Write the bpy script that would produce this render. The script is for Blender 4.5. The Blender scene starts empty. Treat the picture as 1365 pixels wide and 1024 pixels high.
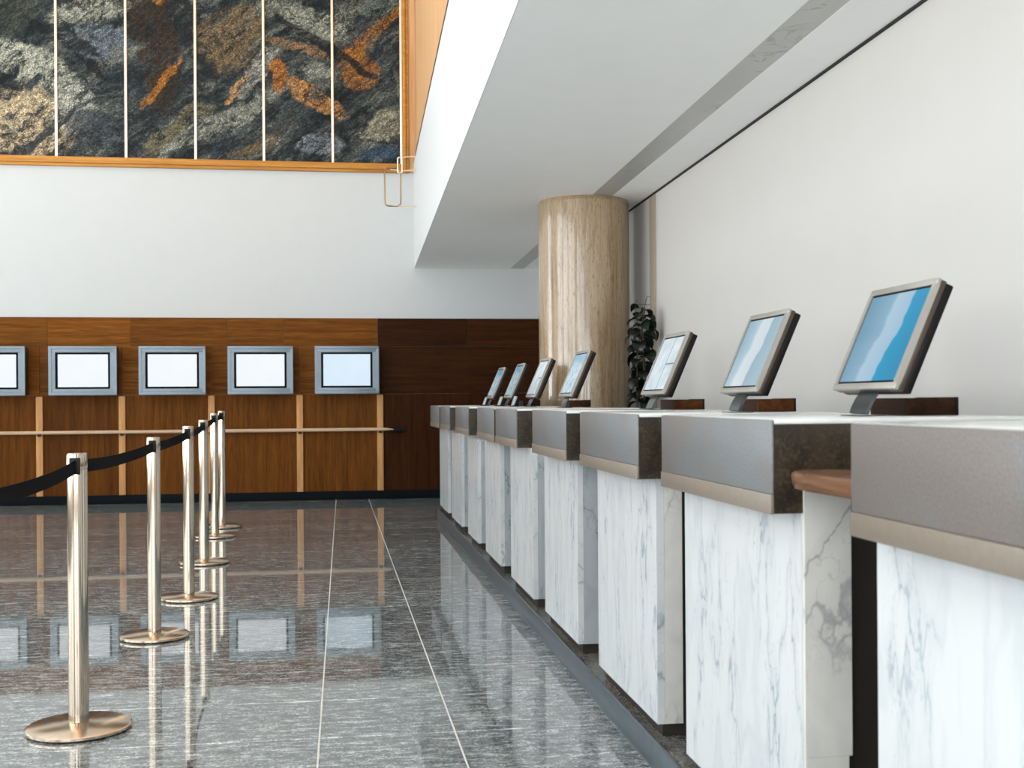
import bpy, bmesh, math, random
from mathutils import Vector, Matrix
PI = math.pi
R = math.radians
sc = bpy.context.scene
C = sc.collection
random.seed(7)

# ------------------------------------------------------------------ camera
cam_d = bpy.data.cameras.new('camera')
cam = bpy.data.objects.new('camera', cam_d)
C.objects.link(cam)
cam_d.sensor_width = 36.0
cam_d.lens = 1560.0 / 1365.0 * 36.0
cam_d.shift_y = 22.0 / 1365.0
cam_d.dof.use_dof = True
cam_d.dof.focus_distance = 6.2
cam_d.dof.aperture_fstop = 6.3
cam_d.clip_start = 0.05
cam_d.clip_end = 200
cam.matrix_world = (Matrix.Translation((0, 0, 1.18)) @ Matrix.Rotation(R(-8.46), 4, 'Z')
                    @ Matrix.Rotation(R(90), 4, 'X') @ Matrix.Rotation(R(-0.4), 4, 'Z'))
sc.camera = cam

# ------------------------------------------------------------------ daylight outside the windows
w = bpy.data.worlds.new('sky')
sc.world = w
w.use_nodes = True
bg = w.node_tree.nodes['Background']
bg.inputs['Color'].default_value = (0.90, 0.965, 1.0, 1)
# overcast sky above the horizon, unseen paving below made brighter to lift the soffit
wt = w.node_tree
wtc = wt.nodes.new('ShaderNodeTexCoord')
wsp = wt.nodes.new('ShaderNodeSeparateXYZ')
wrp = wt.nodes.new('ShaderNodeValToRGB')
wrp.color_ramp.elements[0].position = 0.47
wrp.color_ramp.elements[0].color = (0.95, 0.985, 1.0, 1)
wrp.color_ramp.elements[1].position = 0.53
wrp.color_ramp.elements[1].color = (0.325, 0.355, 0.375, 1)
wmu = wt.nodes.new('ShaderNodeMath')
wmu.operation = 'MULTIPLY_ADD'
wmu.inputs[1].default_value = 0.5
wmu.inputs[2].default_value = 0.5
wt.links.new(wtc.outputs['Generated'], wsp.inputs[0])
wt.links.new(wsp.outputs[2], wmu.inputs[0])
wt.links.new(wmu.outputs[0], wrp.inputs[0])
wt.links.new(wrp.outputs[0], bg.inputs['Color'])
bg.inputs['Strength'].default_value = 15.8
WINS_LEFT = [(-5.2, -2.4), (-1.8, 1.0), (1.6, 4.4), (5.0, 7.8), (11.2, 13.5)]
WZ0, WZ1 = 0.35, 6.4
LX, RX, FY, BY, CZ = -8.0, 3.2, -6.0, 14.25, 7.4


def portal(name, loc, rot, sx, sy):
    l = bpy.data.lights.new(name, 'AREA')
    l.shape = 'RECTANGLE'
    l.size = sx
    l.size_y = sy
    l.cycles.is_portal = True
    o = bpy.data.objects.new(name, l)
    C.objects.link(o)
    o.location = loc
    o.rotation_euler = rot


for (a, b) in WINS_LEFT:
    portal('window_daylight', (LX - 0.1, (a + b) / 2, (WZ0 + WZ1) / 2), (0, R(-90), 0), WZ1 - WZ0, b - a)
portal('entrance_daylight', (-4.0, FY - 0.1, 3.1), (R(90), 0, 0), 5.0, 5.8)
portal('added_opening_daylight', (0.75, FY - 0.1, 1.45), (R(90), 0, 0), 4.5, 2.5)  # low opening behind the camera, added to brighten soffit and counter sides

sc.view_settings.view_transform = 'Standard'
sc.view_settings.look = 'None'
sc.view_settings.gamma = 1.0
sc.view_settings.use_curve_mapping = False
sc.view_settings.exposure = 0.0
try:
    sc.cycles.max_bounces = 10
    sc.cycles.diffuse_bounces = 6
    sc.cycles.glossy_bounces = 5
except Exception:
    pass

# ------------------------------------------------------------------ mesh helpers


def bx(bm, x0, x1, y0, y1, z0, z1, bev=0.0, seg=2):
    if x0 > x1: x0, x1 = x1, x0
    if y0 > y1: y0, y1 = y1, y0
    t = bmesh.new()
    vs = [t.verts.new((x, y, z)) for x in (x0, x1) for y in (y0, y1) for z in (z0, z1)]
    for f in ((0, 1, 3, 2), (4, 6, 7, 5), (0, 4, 5, 1), (2, 3, 7, 6), (0, 2, 6, 4), (1, 5, 7, 3)):
        t.faces.new([vs[i] for i in f])
    bmesh.ops.recalc_face_normals(t, faces=t.faces)
    if bev:
        bmesh.ops.bevel(t, geom=list(t.edges), offset=bev, segments=seg, profile=0.5, affect='EDGES')
    merge(bm, t)
    return bm


def merge(bm, t, mat=None):
    if mat is not None:
        bmesh.ops.transform(t, matrix=mat, verts=t.verts)
    m = bpy.data.meshes.new('tmp')
    t.to_mesh(m)
    t.free()
    bm.from_mesh(m)
    bpy.data.meshes.remove(m)


def box(*a, **k):
    return bx(bmesh.new(), *a, **k)


def lathe(bm, prof, seg=48, c=(0, 0, 0)):
    """profile of (r, z) turned about the vertical axis through c"""
    rings = []
    for r, z in prof:
        if r < 1e-6:
            rings.append([bm.verts.new((c[0], c[1], c[2] + z))])
        else:
            rings.append([bm.verts.new((c[0] + r * math.cos(2 * PI * i / seg), c[1] + r * math.sin(2 * PI * i / seg), c[2] + z)) for i in range(seg)])
    for a, b in zip(rings, rings[1:]):
        for i in range(seg):
            j = (i + 1) % seg
            if len(a) == 1 and len(b) == 1: continue
            if len(a) == 1: bm.faces.new((a[0], b[j], b[i]))
            elif len(b) == 1: bm.faces.new((a[i], a[j], b[0]))
            else: bm.faces.new((a[i], a[j], b[j], b[i]))
    return bm


def tube(bm, pts, r, seg=10, closed=False):
    pts = [Vector(p) for p in pts]
    n = len(pts)
    rings = []
    prev = None
    for i, p in enumerate(pts):
        if closed: t = (pts[(i + 1) % n] - pts[i - 1]).normalized()
        elif i == 0: t = (pts[1] - p).normalized()
        elif i == n - 1: t = (p - pts[i - 1]).normalized()
        else: t = (pts[i + 1] - pts[i - 1]).normalized()
        if prev is None:
            up = Vector((0, 1, 0)) if abs(t.y) < 0.9 else Vector((1, 0, 0))
            a = t.cross(up).normalized()
        else:
            a = (prev - t * prev.dot(t)).normalized()
        prev = a
        b = t.cross(a)
        rr = r[i] if isinstance(r, (list, tuple)) else r
        rings.append([bm.verts.new(p + (a * math.cos(2 * PI * k / seg) + b * math.sin(2 * PI * k / seg)) * rr) for k in range(seg)])
    rng = range(n) if closed else range(n - 1)
    for i in rng:
        A, B = rings[i], rings[(i + 1) % n]
        for k in range(seg):
            j = (k + 1) % seg
            bm.faces.new((A[k], A[j], B[j], B[k]))
    if not closed:
        bm.faces.new(rings[0][::-1])
        bm.faces.new(rings[-1])
    return bm


def ribbon(bm, pts, half, nrm, th):
    """flat strip along pts; half = half-width vector, nrm = thickness direction"""
    half = Vector(half)
    rings = []
    pts = [Vector(p) for p in pts]
    for i, p in enumerate(pts):
        t = (pts[min(i + 1, len(pts) - 1)] - pts[max(i - 1, 0)]).normalized()
        nn = t.cross(half.normalized()).normalized() if nrm is None else Vector(nrm)
        rings.append([bm.verts.new(p + half + nn * th / 2), bm.verts.new(p - half + nn * th / 2),
                      bm.verts.new(p - half - nn * th / 2), bm.verts.new(p + half - nn * th / 2)])
    for A, B in zip(rings, rings[1:]):
        for k in range(4):
            j = (k + 1) % 4
            bm.faces.new((A[k], A[j], B[j], B[k]))
    bm.faces.new(rings[0][::-1])
    bm.faces.new(rings[-1])
    return bm


def obj(name, bm, mat, parent=None, kind=None, label=None, cat=None, group=None, smooth=True, loc=None, rot=None):
    bmesh.ops.recalc_face_normals(bm, faces=bm.faces)
    me = bpy.data.meshes.new(name)
    bm.to_mesh(me)
    bm.free()
    if smooth:
        me.polygons.foreach_set('use_smooth', [True] * len(me.polygons))
        me.set_sharp_from_angle(angle=R(35))
    me.materials.append(mat)
    o = bpy.data.objects.new(name, me)
    C.objects.link(o)
    if parent is not None: o.parent = parent
    if loc is not None: o.location = loc
    if rot is not None: o.rotation_euler = rot
    if kind: o['kind'] = kind
    if label: o['label'] = label
    if cat: o['category'] = cat
    if group: o['group'] = group
    return o


def struct(name, bm, mat, **k):
    return obj(name, bm, mat, kind='structure', **k)


def thing(name, label, cat, loc=(0, 0, 0), rz=0.0, group=None):
    o = bpy.data.objects.new(name, None)
    C.objects.link(o)
    o.empty_display_size = 0.1
    o.location = loc
    o.rotation_euler = (0, 0, rz)
    o['label'] = label
    o['category'] = cat
    if group: o['group'] = group
    return o


def children(o):
    return [c for c in bpy.data.objects if c.parent == o]


def copy_tree(o, parent=None):
    c = o.copy()
    C.objects.link(c)
    if parent is not None: c.parent = parent
    for ch in children(o):
        copy_tree(ch, c)
    return c


# ------------------------------------------------------------------ materials
class NT:
    def __init__(s, name):
        s.m = bpy.data.materials.new(name)
        s.m.use_nodes = True
        s.t = s.m.node_tree
        s.p = s.t.nodes['Principled BSDF']
        s._tc = None

    def n(s, ty, **k):
        nd = s.t.nodes.new(ty)
        for a, b in k.items(): setattr(nd, a, b)
        return nd

    def l(s, a, b): s.t.links.new(a, b)

    def co(s, which='Object'):
        if s._tc is None: s._tc = s.n('ShaderNodeTexCoord')
        return s._tc.outputs[which]

    def map(s, scale=(1, 1, 1), loc=(0, 0, 0), rot=(0, 0, 0), src=None, ty='POINT'):
        m = s.n('ShaderNodeMapping', vector_type=ty)
        m.inputs['Location'].default_value = loc
        m.inputs['Rotation'].default_value = rot
        m.inputs['Scale'].default_value = scale
        s.l(src or s.co(), m.inputs['Vector'])
        return m.outputs[0]

    def noise(s, vec, scale, detail=6, rough=0.6, dist=0.0, out='Fac'):
        nd = s.n('ShaderNodeTexNoise')
        nd.inputs['Scale'].default_value = scale
        nd.inputs['Detail'].default_value = detail
        nd.inputs['Roughness'].default_value = rough
        nd.inputs['Distortion'].default_value = dist
        s.l(vec, nd.inputs['Vector'])
        return nd.outputs[out]

    def ramp(s, fac, stops, interp='LINEAR'):
        r = s.n('ShaderNodeValToRGB')
        r.color_ramp.interpolation = interp
        el = r.color_ramp.elements
        while len(el) < len(stops): el.new(0.5)
        for e, (p, c) in zip(el, stops):
            e.position = p
            e.color = (*c, 1) if len(c) == 3 else c
        s.l(fac, r.inputs[0])
        return r.outputs[0]

    def math(s, op, a, b=None, c=None, clamp=False):
        m = s.n('ShaderNodeMath', operation=op, use_clamp=clamp)
        for i, v in enumerate((a, b, c)):
            if v is None: continue
            if isinstance(v, (int, float)): m.inputs[i].default_value = v
            else: s.l(v, m.inputs[i])
        return m.outputs[0]

    def mix(s, fac, a, b, blend='MIX'):
        m = s.n('ShaderNodeMix', data_type='RGBA', blend_type=blend)
        for k, v in ((0, fac), (6, a), (7, b)):
            if isinstance(v, (int, float)): m.inputs[k].default_value = v
            elif isinstance(v, tuple): m.inputs[k].default_value = (*v, 1)
            else: s.l(v, m.inputs[k])
        return m.outputs[2]

    def smooth(s, v, a, b):
        m = s.n('ShaderNodeMapRange', interpolation_type='SMOOTHSTEP')
        m.inputs['From Min'].default_value = a
        m.inputs['From Max'].default_value = b
        s.l(v, m.inputs['Value'])
        return m.outputs[0]

    def bump(s, h, strength=0.2, dist=0.01):
        b = s.n('ShaderNodeBump')
        b.inputs['Strength'].default_value = strength
        b.inputs['Distance'].default_value = dist
        s.l(h, b.inputs['Height'])
        s.l(b.outputs[0], s.p.inputs['Normal'])

    def set(s, col=None, rough=None, metal=None, spec=None, ior=None, coat=None, coat_r=None):
        for key, v in (('Base Color', col), ('Roughness', rough), ('Metallic', metal), ('Specular IOR Level', spec), ('IOR', ior), ('Coat Weight', coat), ('Coat Roughness', coat_r)):
            if v is None: continue
            if isinstance(v, tuple): s.p.inputs[key].default_value = (*v, 1)
            elif isinstance(v, (int, float)): s.p.inputs[key].default_value = v
            else: s.l(v, s.p.inputs[key])
        return s.m


def m_plain(name, col, rough=0.5, metal=0.0, var=0.06, scale=20.0, bump=0.0, **k):
    t = NT(name)
    n = t.noise(t.co(), scale, 5)
    lo = tuple(c * (1 - var) for c in col)
    hi = tuple(min(1, c * (1 + var)) for c in col)
    t.set(t.ramp(n, [(0.3, lo), (0.7, hi)]), rough, metal, **k)
    if bump: t.bump(n, bump, 0.002)
    return t.m


def m_wood(name, lo, mid, hi, axis='z', rough=0.35, fine=1.0, coat=0.0, rnd=0.35):
    t = NT(name)
    sc_ = {'z': (26, 26, 1.1), 'x': (1.1, 26, 26), 'y': (26, 1.1, 26)}[axis]
    oi = t.n('ShaderNodeObjectInfo')
    off = t.n('ShaderNodeVectorMath', operation='MULTIPLY_ADD')
    cmb = t.n('ShaderNodeCombineXYZ')
    for i in range(3): t.l(oi.outputs['Random'], cmb.inputs[i])
    t.l(cmb.outputs[0], off.inputs[0])
    off.inputs[1].default_value = (7.3, 5.1, 9.7)
    t.l(t.co(), off.inputs[2])
    v = t.map(scale=tuple(a * fine for a in sc_), src=off.outputs[0])
    g = t.noise(v, 1.0, 7, 0.65, 0.6)
    v2 = t.map(scale=tuple(a * 5 * fine for a in sc_), src=off.outputs[0])
    g2 = t.noise(v2, 1.0, 3, 0.6)
    c = t.ramp(g, [(0.28, lo), (0.52, mid), (0.75, hi)])
    c2 = t.mix(t.math('MULTIPLY', g2, 0.6), c, t.ramp(g2, [(0.35, lo), (0.7, hi)]), 'MIX')
    tone = t.math('MULTIPLY_ADD', oi.outputs['Random'], rnd, 1 - rnd / 2)
    tc = t.n('ShaderNodeCombineXYZ')
    for i in range(3): t.l(tone, tc.inputs[i])
    c3 = t.mix(1.0, c2, tc.outputs[0], 'MULTIPLY')
    t.set(c3, rough, coat=coat, coat_r=0.15, spec=0.05)
    t.bump(g2, 0.06, 0.002)
    return t.m


def m_granite(name, dark, mid, light, rough, scale=160.0, tiles=False, bump=0.0, ior=1.5, cloud=1.0, coarse=None):
    t = NT(name)
    v = t.co()
    a = t.noise(v, scale, 3, 0.75)
    b = t.noise(t.map(scale=(1, 1, 1), loc=(3, 1, 7)), scale * 0.33, 4, 0.7)
    c = t.noise(t.map(scale=(3.0, 1.3, 1)), 2.2, 5, 0.6, 0.5)
    mixv = t.math('ADD', t.math('MULTIPLY', a, 0.62), t.math('MULTIPLY', b, 0.38))
    if coarse:
        cs = t.noise(t.map(scale=(coarse[0], coarse[1], 1)), 1.0, 6, 0.75)
        mixv = t.math('ADD', t.math('MULTIPLY', mixv, 0.55), t.math('MULTIPLY', cs, 0.45))
    col = t.ramp(mixv, [(0.40, dark), (0.50, mid), (0.63, light)])
    col = t.mix(t.math('MULTIPLY', t.smooth(c, 0.35, 0.72), cloud), col, t.mix(0.55, col, (light[0] * 0.9, light[1] * 0.84, light[2] * 0.74)), 'MIX')
    if tiles:
        br = t.n('ShaderNodeTexBrick')
        br.offset = 0.0
        br.squash = 1.0
        br.inputs['Scale'].default_value = 1.0
        br.inputs['Brick Width'].default_value = 1.0
        br.inputs['Row Height'].default_value = 1.0
        br.inputs['Mortar Size'].default_value = 0.011
        br.inputs['Mortar Smooth'].default_value = 0.1
        br.inputs['Bias'].default_value = 0.0
        br.inputs['Color1'].default_value = (0.84, 0.84, 0.84, 1)
        br.inputs['Color2'].default_value = (1.14, 1.14, 1.12, 1)
        br.inputs['Mortar'].default_value = (1.9, 1.9, 1.85, 1)
        t.l(t.map(scale=(1 / 40.0, 1 / 0.52, 1), loc=(0.5, 0, 0)), br.inputs['Vector'])
        col = t.mix(1.0, col, br.outputs['Color'], 'MULTIPLY')
    t.set(col, rough, ior=ior)
    if bump:
        lo = t.noise(v, 2.0, 2, 0.5)
        h = t.math('ADD', t.math('MULTIPLY', a, 0.05), lo)
        t.bump(h, bump, 0.004)
    return t.m


def m_marble(name, base, vein, vein2, scale=1.0, rot=0.35, amount=1.0, thin=0.022):
    t = NT(name)
    oi = t.n('ShaderNodeObjectInfo')
    cmb = t.n('ShaderNodeCombineXYZ')
    for i in range(3): t.l(oi.outputs['Random'], cmb.inputs[i])
    off = t.n('ShaderNodeVectorMath', operation='MULTIPLY_ADD')
    t.l(cmb.outputs[0], off.inputs[0])
    off.inputs[1].default_value = (11.3, 17.1, 5.7)
    t.l(t.co(), off.inputs[2])
    src = t.map(rot=(rot, 0.25, 0), scale=(1.6 * scale, 3.4 * scale, 1.0 * scale), src=off.outputs[0])
    warp = t.noise(src, 1.3, 6, 0.55, 0.3, 'Color')
    vm = t.n('ShaderNodeVectorMath', operation='MULTIPLY_ADD')
    t.l(warp, vm.inputs[0])
    vm.inputs[1].default_value = (0.9, 0.9, 0.9)
    t.l(src, vm.inputs[2])
    n1 = t.noise(vm.outputs[0], 1.5, 3, 0.5)
    n2 = t.noise(vm.outputs[0], 3.6, 4, 0.55)
    n3 = t.noise(src, 1.1, 3, 0.5)
    v1 = t.math('ABSOLUTE', t.math('SUBTRACT', n1, 0.5))
    v2 = t.math('ABSOLUTE', t.math('SUBTRACT', n2, 0.5))
    f1 = t.math('SUBTRACT', 1.0, t.smooth(v1, 0.0, thin))
    f2 = t.math('SUBTRACT', 1.0, t.smooth(v2, 0.0, thin * 0.9))
    soft = t.math('SUBTRACT', 1.0, t.smooth(v1, 0.0, 0.11))
    gate = t.smooth(n3, 0.42, 0.66)
    c = t.mix(t.math('MULTIPLY', soft, 0.16 * amount), base, vein)
    c = t.mix(t.math('MULTIPLY', t.math('MULTIPLY', f1, gate), 0.85 * amount), c, vein)
    c = t.mix(t.math('MULTIPLY', t.math('MULTIPLY', f2, t.smooth(n3, 0.48, 0.6)), 0.5 * amount), c, vein2)
    t.set(c, 0.22)
    return t.m


def m_emit(t, col_socket, strength):
    if isinstance(col_socket, tuple): t.p.inputs['Emission Color'].default_value = (*col_socket, 1)
    else: t.l(col_socket, t.p.inputs['Emission Color'])
    t.p.inputs['Emission Strength'].default_value = strength
    t.set((0.02, 0.02, 0.025), 0.12)
    return t.m


def m_screen(name, mode):
    """counter display: pale blue picture; object x = width, z = height"""
    t = NT(name)
    sep = t.n('ShaderNodeSeparateXYZ')
    t.l(t.co(), sep.inputs[0])
    x, z = sep.outputs[0], sep.outputs[2]
    wob = t.noise(t.map(scale=(0.2, 1, 1)), 9.0, 2, 0.5)
    wob = t.math('MULTIPLY', t.math('SUBTRACT', wob, 0.5), 0.10)
    u = t.math('ADD', t.math('ADD', x, t.math('MULTIPLY', z, -0.25)), wob)
    if mode == 'cyan':
        c = t.ramp(t.math('ADD', t.math('MULTIPLY', u, 3.2), 0.60),
                   [(0.0, (0.16, 0.36, 0.50)), (0.34, (0.26, 0.46, 0.60)), (0.40, (0.45, 0.63, 0.76)), (0.66, (0.36, 0.58, 0.74)), (0.68, (0.0, 0.34, 0.60)), (1.0, (0.0, 0.28, 0.52))])
    elif mode == 'pale':
        c = t.ramp(t.math('ADD', t.math('MULTIPLY', u, 3.2), 0.62),
                   [(0.0, (0.30, 0.50, 0.62)), (0.25, (0.42, 0.60, 0.70)), (0.35, (0.70, 0.80, 0.84)), (0.62, (0.66, 0.77, 0.82)), (0.66, (0.33, 0.50, 0.60)), (1.0, (0.40, 0.56, 0.66))])
    elif mode == 'form':
        c = t.ramp(t.noise(t.map(scale=(1, 1, 1)), 12, 3), [(0.35, (0.45, 0.58, 0.66)), (0.7, (0.72, 0.80, 0.84))])
        ln = t.math('LESS_THAN', t.math('ABSOLUTE', t.math('SUBTRACT', x, 0.03)), 0.003)
        ln2 = t.math('LESS_THAN', t.math('ABSOLUTE', t.math('SUBTRACT', z, 0.14)), 0.003)
        ln2 = t.math('MULTIPLY', ln2, t.math('GREATER_THAN', x, 0.03))
        c = t.mix(t.math('MAXIMUM', ln, ln2), c, (0.05, 0.09, 0.12))
    else:
        n = t.noise(t.map(scale=(1.5, 1, 0.8)), 26, 4, 0.7)
        c = t.ramp(n, [(0.36, (0.10, 0.22, 0.34)), (0.48, (0.38, 0.54, 0.64)), (0.7, (0.62, 0.74, 0.80))])
        top = t.smooth(z, 0.19, 0.24)
        c = t.mix(t.math('MULTIPLY', top, 0.75), c, (0.06, 0.30, 0.50))
    return m_emit(t, c, 0.85)


M = {}
M['white'] = m_plain('white_wall_paint', (0.44, 0.452, 0.448), 0.55, var=0.012, scale=6)
M['fascia_white'] = m_plain('bright_fascia_paint', (0.55, 0.56, 0.56), 0.55, var=0.01)
M['white_warm'] = m_plain('warm_white_wall_paint', (0.475, 0.455, 0.43), 0.55, var=0.012, scale=3)
M['soffit'] = m_plain('soffit_paint', (0.90, 0.91, 0.90), 0.6, var=0.012, scale=4)
M['ceiling'] = m_plain('ceiling_paint', (0.8, 0.8, 0.78), 0.7, var=0.01)
M['black'] = m_plain('black_skirting', (0.006, 0.008, 0.010), 0.6, spec=0.04)
M['reveal'] = m_plain('black_reveal', (0.006, 0.006, 0.006), 0.7)
M['tan'] = m_plain('tan_shadow_strip', (0.30, 0.245, 0.19), 0.6)
M['floor'] = m_granite('polished_granite_floor', (0.016, 0.019, 0.021), (0.125, 0.140, 0.145), (0.60, 0.64, 0.65), 0.03, 110, tiles=True, bump=0.012, ior=1.68, cloud=0.2, coarse=(9.0, 30.0))
M['granite_base'] = m_granite('dark_base_granite', (0.012, 0.013, 0.013), (0.06, 0.062, 0.06), (0.25, 0.25, 0.24), 0.2, 140)
M['granite_brown'] = m_granite('brown_granite', (0.004, 0.0035, 0.0025), (0.014, 0.011, 0.008), (0.075, 0.055, 0.035), 0.3, 120)
M['inlay'] = m_plain('pale_metal_inlay', (0.72, 0.70, 0.66), 0.4, 0.3)
M['wood_h'] = m_wood('walnut_panel_horizontal', (0.050, 0.015, 0.002), (0.135, 0.045, 0.006), (0.24, 0.088, 0.013), 'x', 0.5)
M['wood_v'] = m_wood('walnut_panel_vertical', (0.042, 0.013, 0.002), (0.11, 0.036, 0.005), (0.18, 0.064, 0.010), 'z', 0.5)
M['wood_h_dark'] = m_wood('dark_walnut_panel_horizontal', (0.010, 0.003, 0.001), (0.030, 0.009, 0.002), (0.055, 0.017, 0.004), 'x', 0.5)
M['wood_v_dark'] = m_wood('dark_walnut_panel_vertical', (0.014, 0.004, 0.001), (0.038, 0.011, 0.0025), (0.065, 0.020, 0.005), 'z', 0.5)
M['batten'] = m_wood('pale_batten_wood', (0.36, 0.17, 0.06), (0.52, 0.27, 0.11), (0.64, 0.38, 0.18), 'z', 0.4, rnd=0.15)
M['rail'] = m_wood('pale_rail_wood', (0.42, 0.28, 0.18), (0.55, 0.38, 0.26), (0.66, 0.5, 0.36), 'x', 0.3, rnd=0.1)
M['frame_wood'] = m_wood('orange_frame_wood', (0.24, 0.10, 0.02), (0.42, 0.19, 0.045), (0.55, 0.28, 0.08), 'x', 0.4, rnd=0.1)
M['ply'] = m_wood('orange_plywood', (0.42, 0.22, 0.10), (0.53, 0.31, 0.155), (0.62, 0.40, 0.22), 'z', 0.45, fine=0.6, rnd=0.05)
M['shelf_wood'] = m_wood('walnut_ledge_wood', (0.06, 0.03, 0.018), (0.14, 0.07, 0.04), (0.22, 0.12, 0.07), 'y', 0.25, rnd=0.05)
M['dark_wood'] = m_wood('dark_box_wood', (0.010, 0.005, 0.003), (0.028, 0.012, 0.006), (0.05, 0.022, 0.010), 'y', 0.4, rnd=0.2)
M['red_wood'] = m_wood('reddish_box_wood', (0.035, 0.012, 0.004), (0.09, 0.032, 0.010), (0.14, 0.055, 0.018), 'y', 0.4, rnd=0.2)
M['marble'] = m_marble('white_marble', (0.56, 0.57, 0.57), (0.20, 0.26, 0.30), (0.28, 0.34, 0.37), scale=1.7, rot=0.5, amount=0.9, thin=0.016)
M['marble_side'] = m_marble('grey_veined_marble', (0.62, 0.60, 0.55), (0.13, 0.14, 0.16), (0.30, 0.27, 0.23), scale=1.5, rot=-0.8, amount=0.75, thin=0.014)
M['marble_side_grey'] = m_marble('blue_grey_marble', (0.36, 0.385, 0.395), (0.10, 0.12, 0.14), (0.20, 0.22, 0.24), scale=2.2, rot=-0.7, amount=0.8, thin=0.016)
M['core'] = m_plain('dark_carcass', (0.022, 0.015, 0.010), 0.6)
M['steel_blue'] = m_plain('blue_grey_steel', (0.16, 0.20, 0.23), 0.28, 0.75, var=0.1)
M['top'] = m_plain('polished_pale_top', (0.62, 0.62, 0.60), 0.18, var=0.03)
M['gold'] = m_plain('pale_gold_strip', (0.78, 0.62, 0.46), 0.35, 0.4)
M['brass'] = m_plain('dark_brass_rod', (0.28, 0.17, 0.08), 0.3, 0.9)
M['brass_pale'] = m_plain('pale_brass_rod', (0.85, 0.70, 0.52), 0.3, 0.7)
M['alu'] = m_plain('blue_grey_aluminium', (0.17, 0.215, 0.25), 0.42, 0.3, var=0.05)
M['alu_dark'] = m_plain('dark_monitor_case', (0.03, 0.035, 0.04), 0.45, 0.2)
M['gasket'] = m_plain('black_screen_border', (0.004, 0.004, 0.005), 0.5, spec=0.05)
M['bezel'] = m_plain('warm_grey_bezel', (0.33, 0.31, 0.28), 0.32, 0.45, var=0.05)
M['bezel_side'] = m_plain('bronze_monitor_edge', (0.055, 0.038, 0.026), 0.35, 0.3)
M['case'] = m_plain('black_monitor_back', (0.006, 0.005, 0.005), 0.45, spec=0.15)
M['neck'] = m_plain('brushed_steel_neck', (0.11, 0.13, 0.14), 0.25, 0.85, var=0.12, scale=8)
M['chrome'] = m_plain('polished_post_steel', (0.56, 0.46, 0.36), 0.10, 1.0, var=0.02, scale=4)
M['chrome_base'] = m_plain('brushed_base_steel', (0.62, 0.50, 0.38), 0.2, 1.0, var=0.05, scale=30)
M['belt'] = m_plain('black_webbing', (0.005, 0.005, 0.006), 0.8, var=0.2, scale=200, spec=0.08)
M['plastic'] = m_plain('black_plastic', (0.006, 0.006, 0.007), 0.45, spec=0.2)
M['leaf'] = m_plain('dark_glossy_leaf', (0.014, 0.022, 0.014), 0.18, var=0.5, scale=6)
M['stem'] = m_plain('brown_stem', (0.05, 0.035, 0.02), 0.6)
M['pot'] = m_plain('grey_pot', (0.3, 0.3, 0.29), 0.5)
M['soil'] = m_plain('soil', (0.03, 0.02, 0.014), 0.9, var=0.4, scale=60, bump=0.4)
M['stub'] = m_plain('grey_stub', (0.40, 0.43, 0.44), 0.35, 0.3)
M['window'] = m_plain('window_frame_metal', (0.12, 0.12, 0.12), 0.4, 0.5)

# fascia: grey leathered stone with broad taupe clouds
def fascia_mat(name, a0, a1):
    t = NT(name)
    cl = t.noise(t.map(scale=(1, 0.8, 1.6)), 2.6, 4, 0.55)
    gr = t.noise(t.co(), 190, 3, 0.7)
    c = t.ramp(cl, [(a0, (0.130, 0.142, 0.150)), (a1, (0.140, 0.108, 0.090))])
    c = t.mix(0.35, c, t.ramp(gr, [(0.3, (0.05, 0.055, 0.06)), (0.7, (0.25, 0.26, 0.26))]))
    t.set(c, 0.36, 0.0)
    t.bump(gr, 0.08, 0.002)
    return t.m


M['fascia'] = fascia_mat('grey_leathered_stone', 0.44, 0.62)
M['fascia_taupe'] = fascia_mat('taupe_clouded_stone', 0.36, 0.46)
M['band'] = m_plain('taupe_stone_band', (0.19, 0.155, 0.125), 0.35, var=0.08, scale=60)

# travertine column
t = NT('travertine')
v = t.map(scale=(16, 16, 1.0))
a = t.noise(v, 1.6, 7, 0.62, 0.8)
b = t.noise(t.map(scale=(60, 60, 12)), 1.5, 5, 0.8)
c = t.ramp(a, [(0.28, (0.15, 0.085, 0.038)), (0.45, (0.25, 0.165, 0.088)), (0.60, (0.33, 0.24, 0.145)), (0.78, (0.19, 0.115, 0.06))])
pit = t.math('SUBTRACT', 1.0, t.smooth(b, 0.36, 0.46))
c = t.mix(t.math('MULTIPLY', pit, 0.75), c, (0.10, 0.06, 0.03))
c = t.mix(t.math('MULTIPLY', t.smooth(b, 0.5, 0.75), 0.3), c, (0.50, 0.42, 0.31))
M['travertine'] = t.set(c, 0.3, coat=0.8, coat_r=0.08)

# grey marbled inset strip of the soffit
t = NT('grey_soffit_inset')
a = t.noise(t.map(scale=(3, 0.8, 1)), 1.5, 4, 0.5)
vv = t.math('ABSOLUTE', t.math('SUBTRACT', t.noise(t.map(scale=(1.6, 2.6, 1)), 1.7, 5, 0.55, 0.8), 0.5))
ft = t.math('MULTIPLY', t.math('SUBTRACT', 1.0, t.smooth(vv, 0.0, 0.02)), t.smooth(a, 0.5, 0.62))
c = t.mix(t.math('MULTIPLY', ft, 0.7), t.ramp(a, [(0.3, (0.42, 0.43, 0.42)), (0.7, (0.49, 0.49, 0.46))]), (0.2, 0.18, 0.15))
M['inset'] = t.set(c, 0.35)


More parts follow.
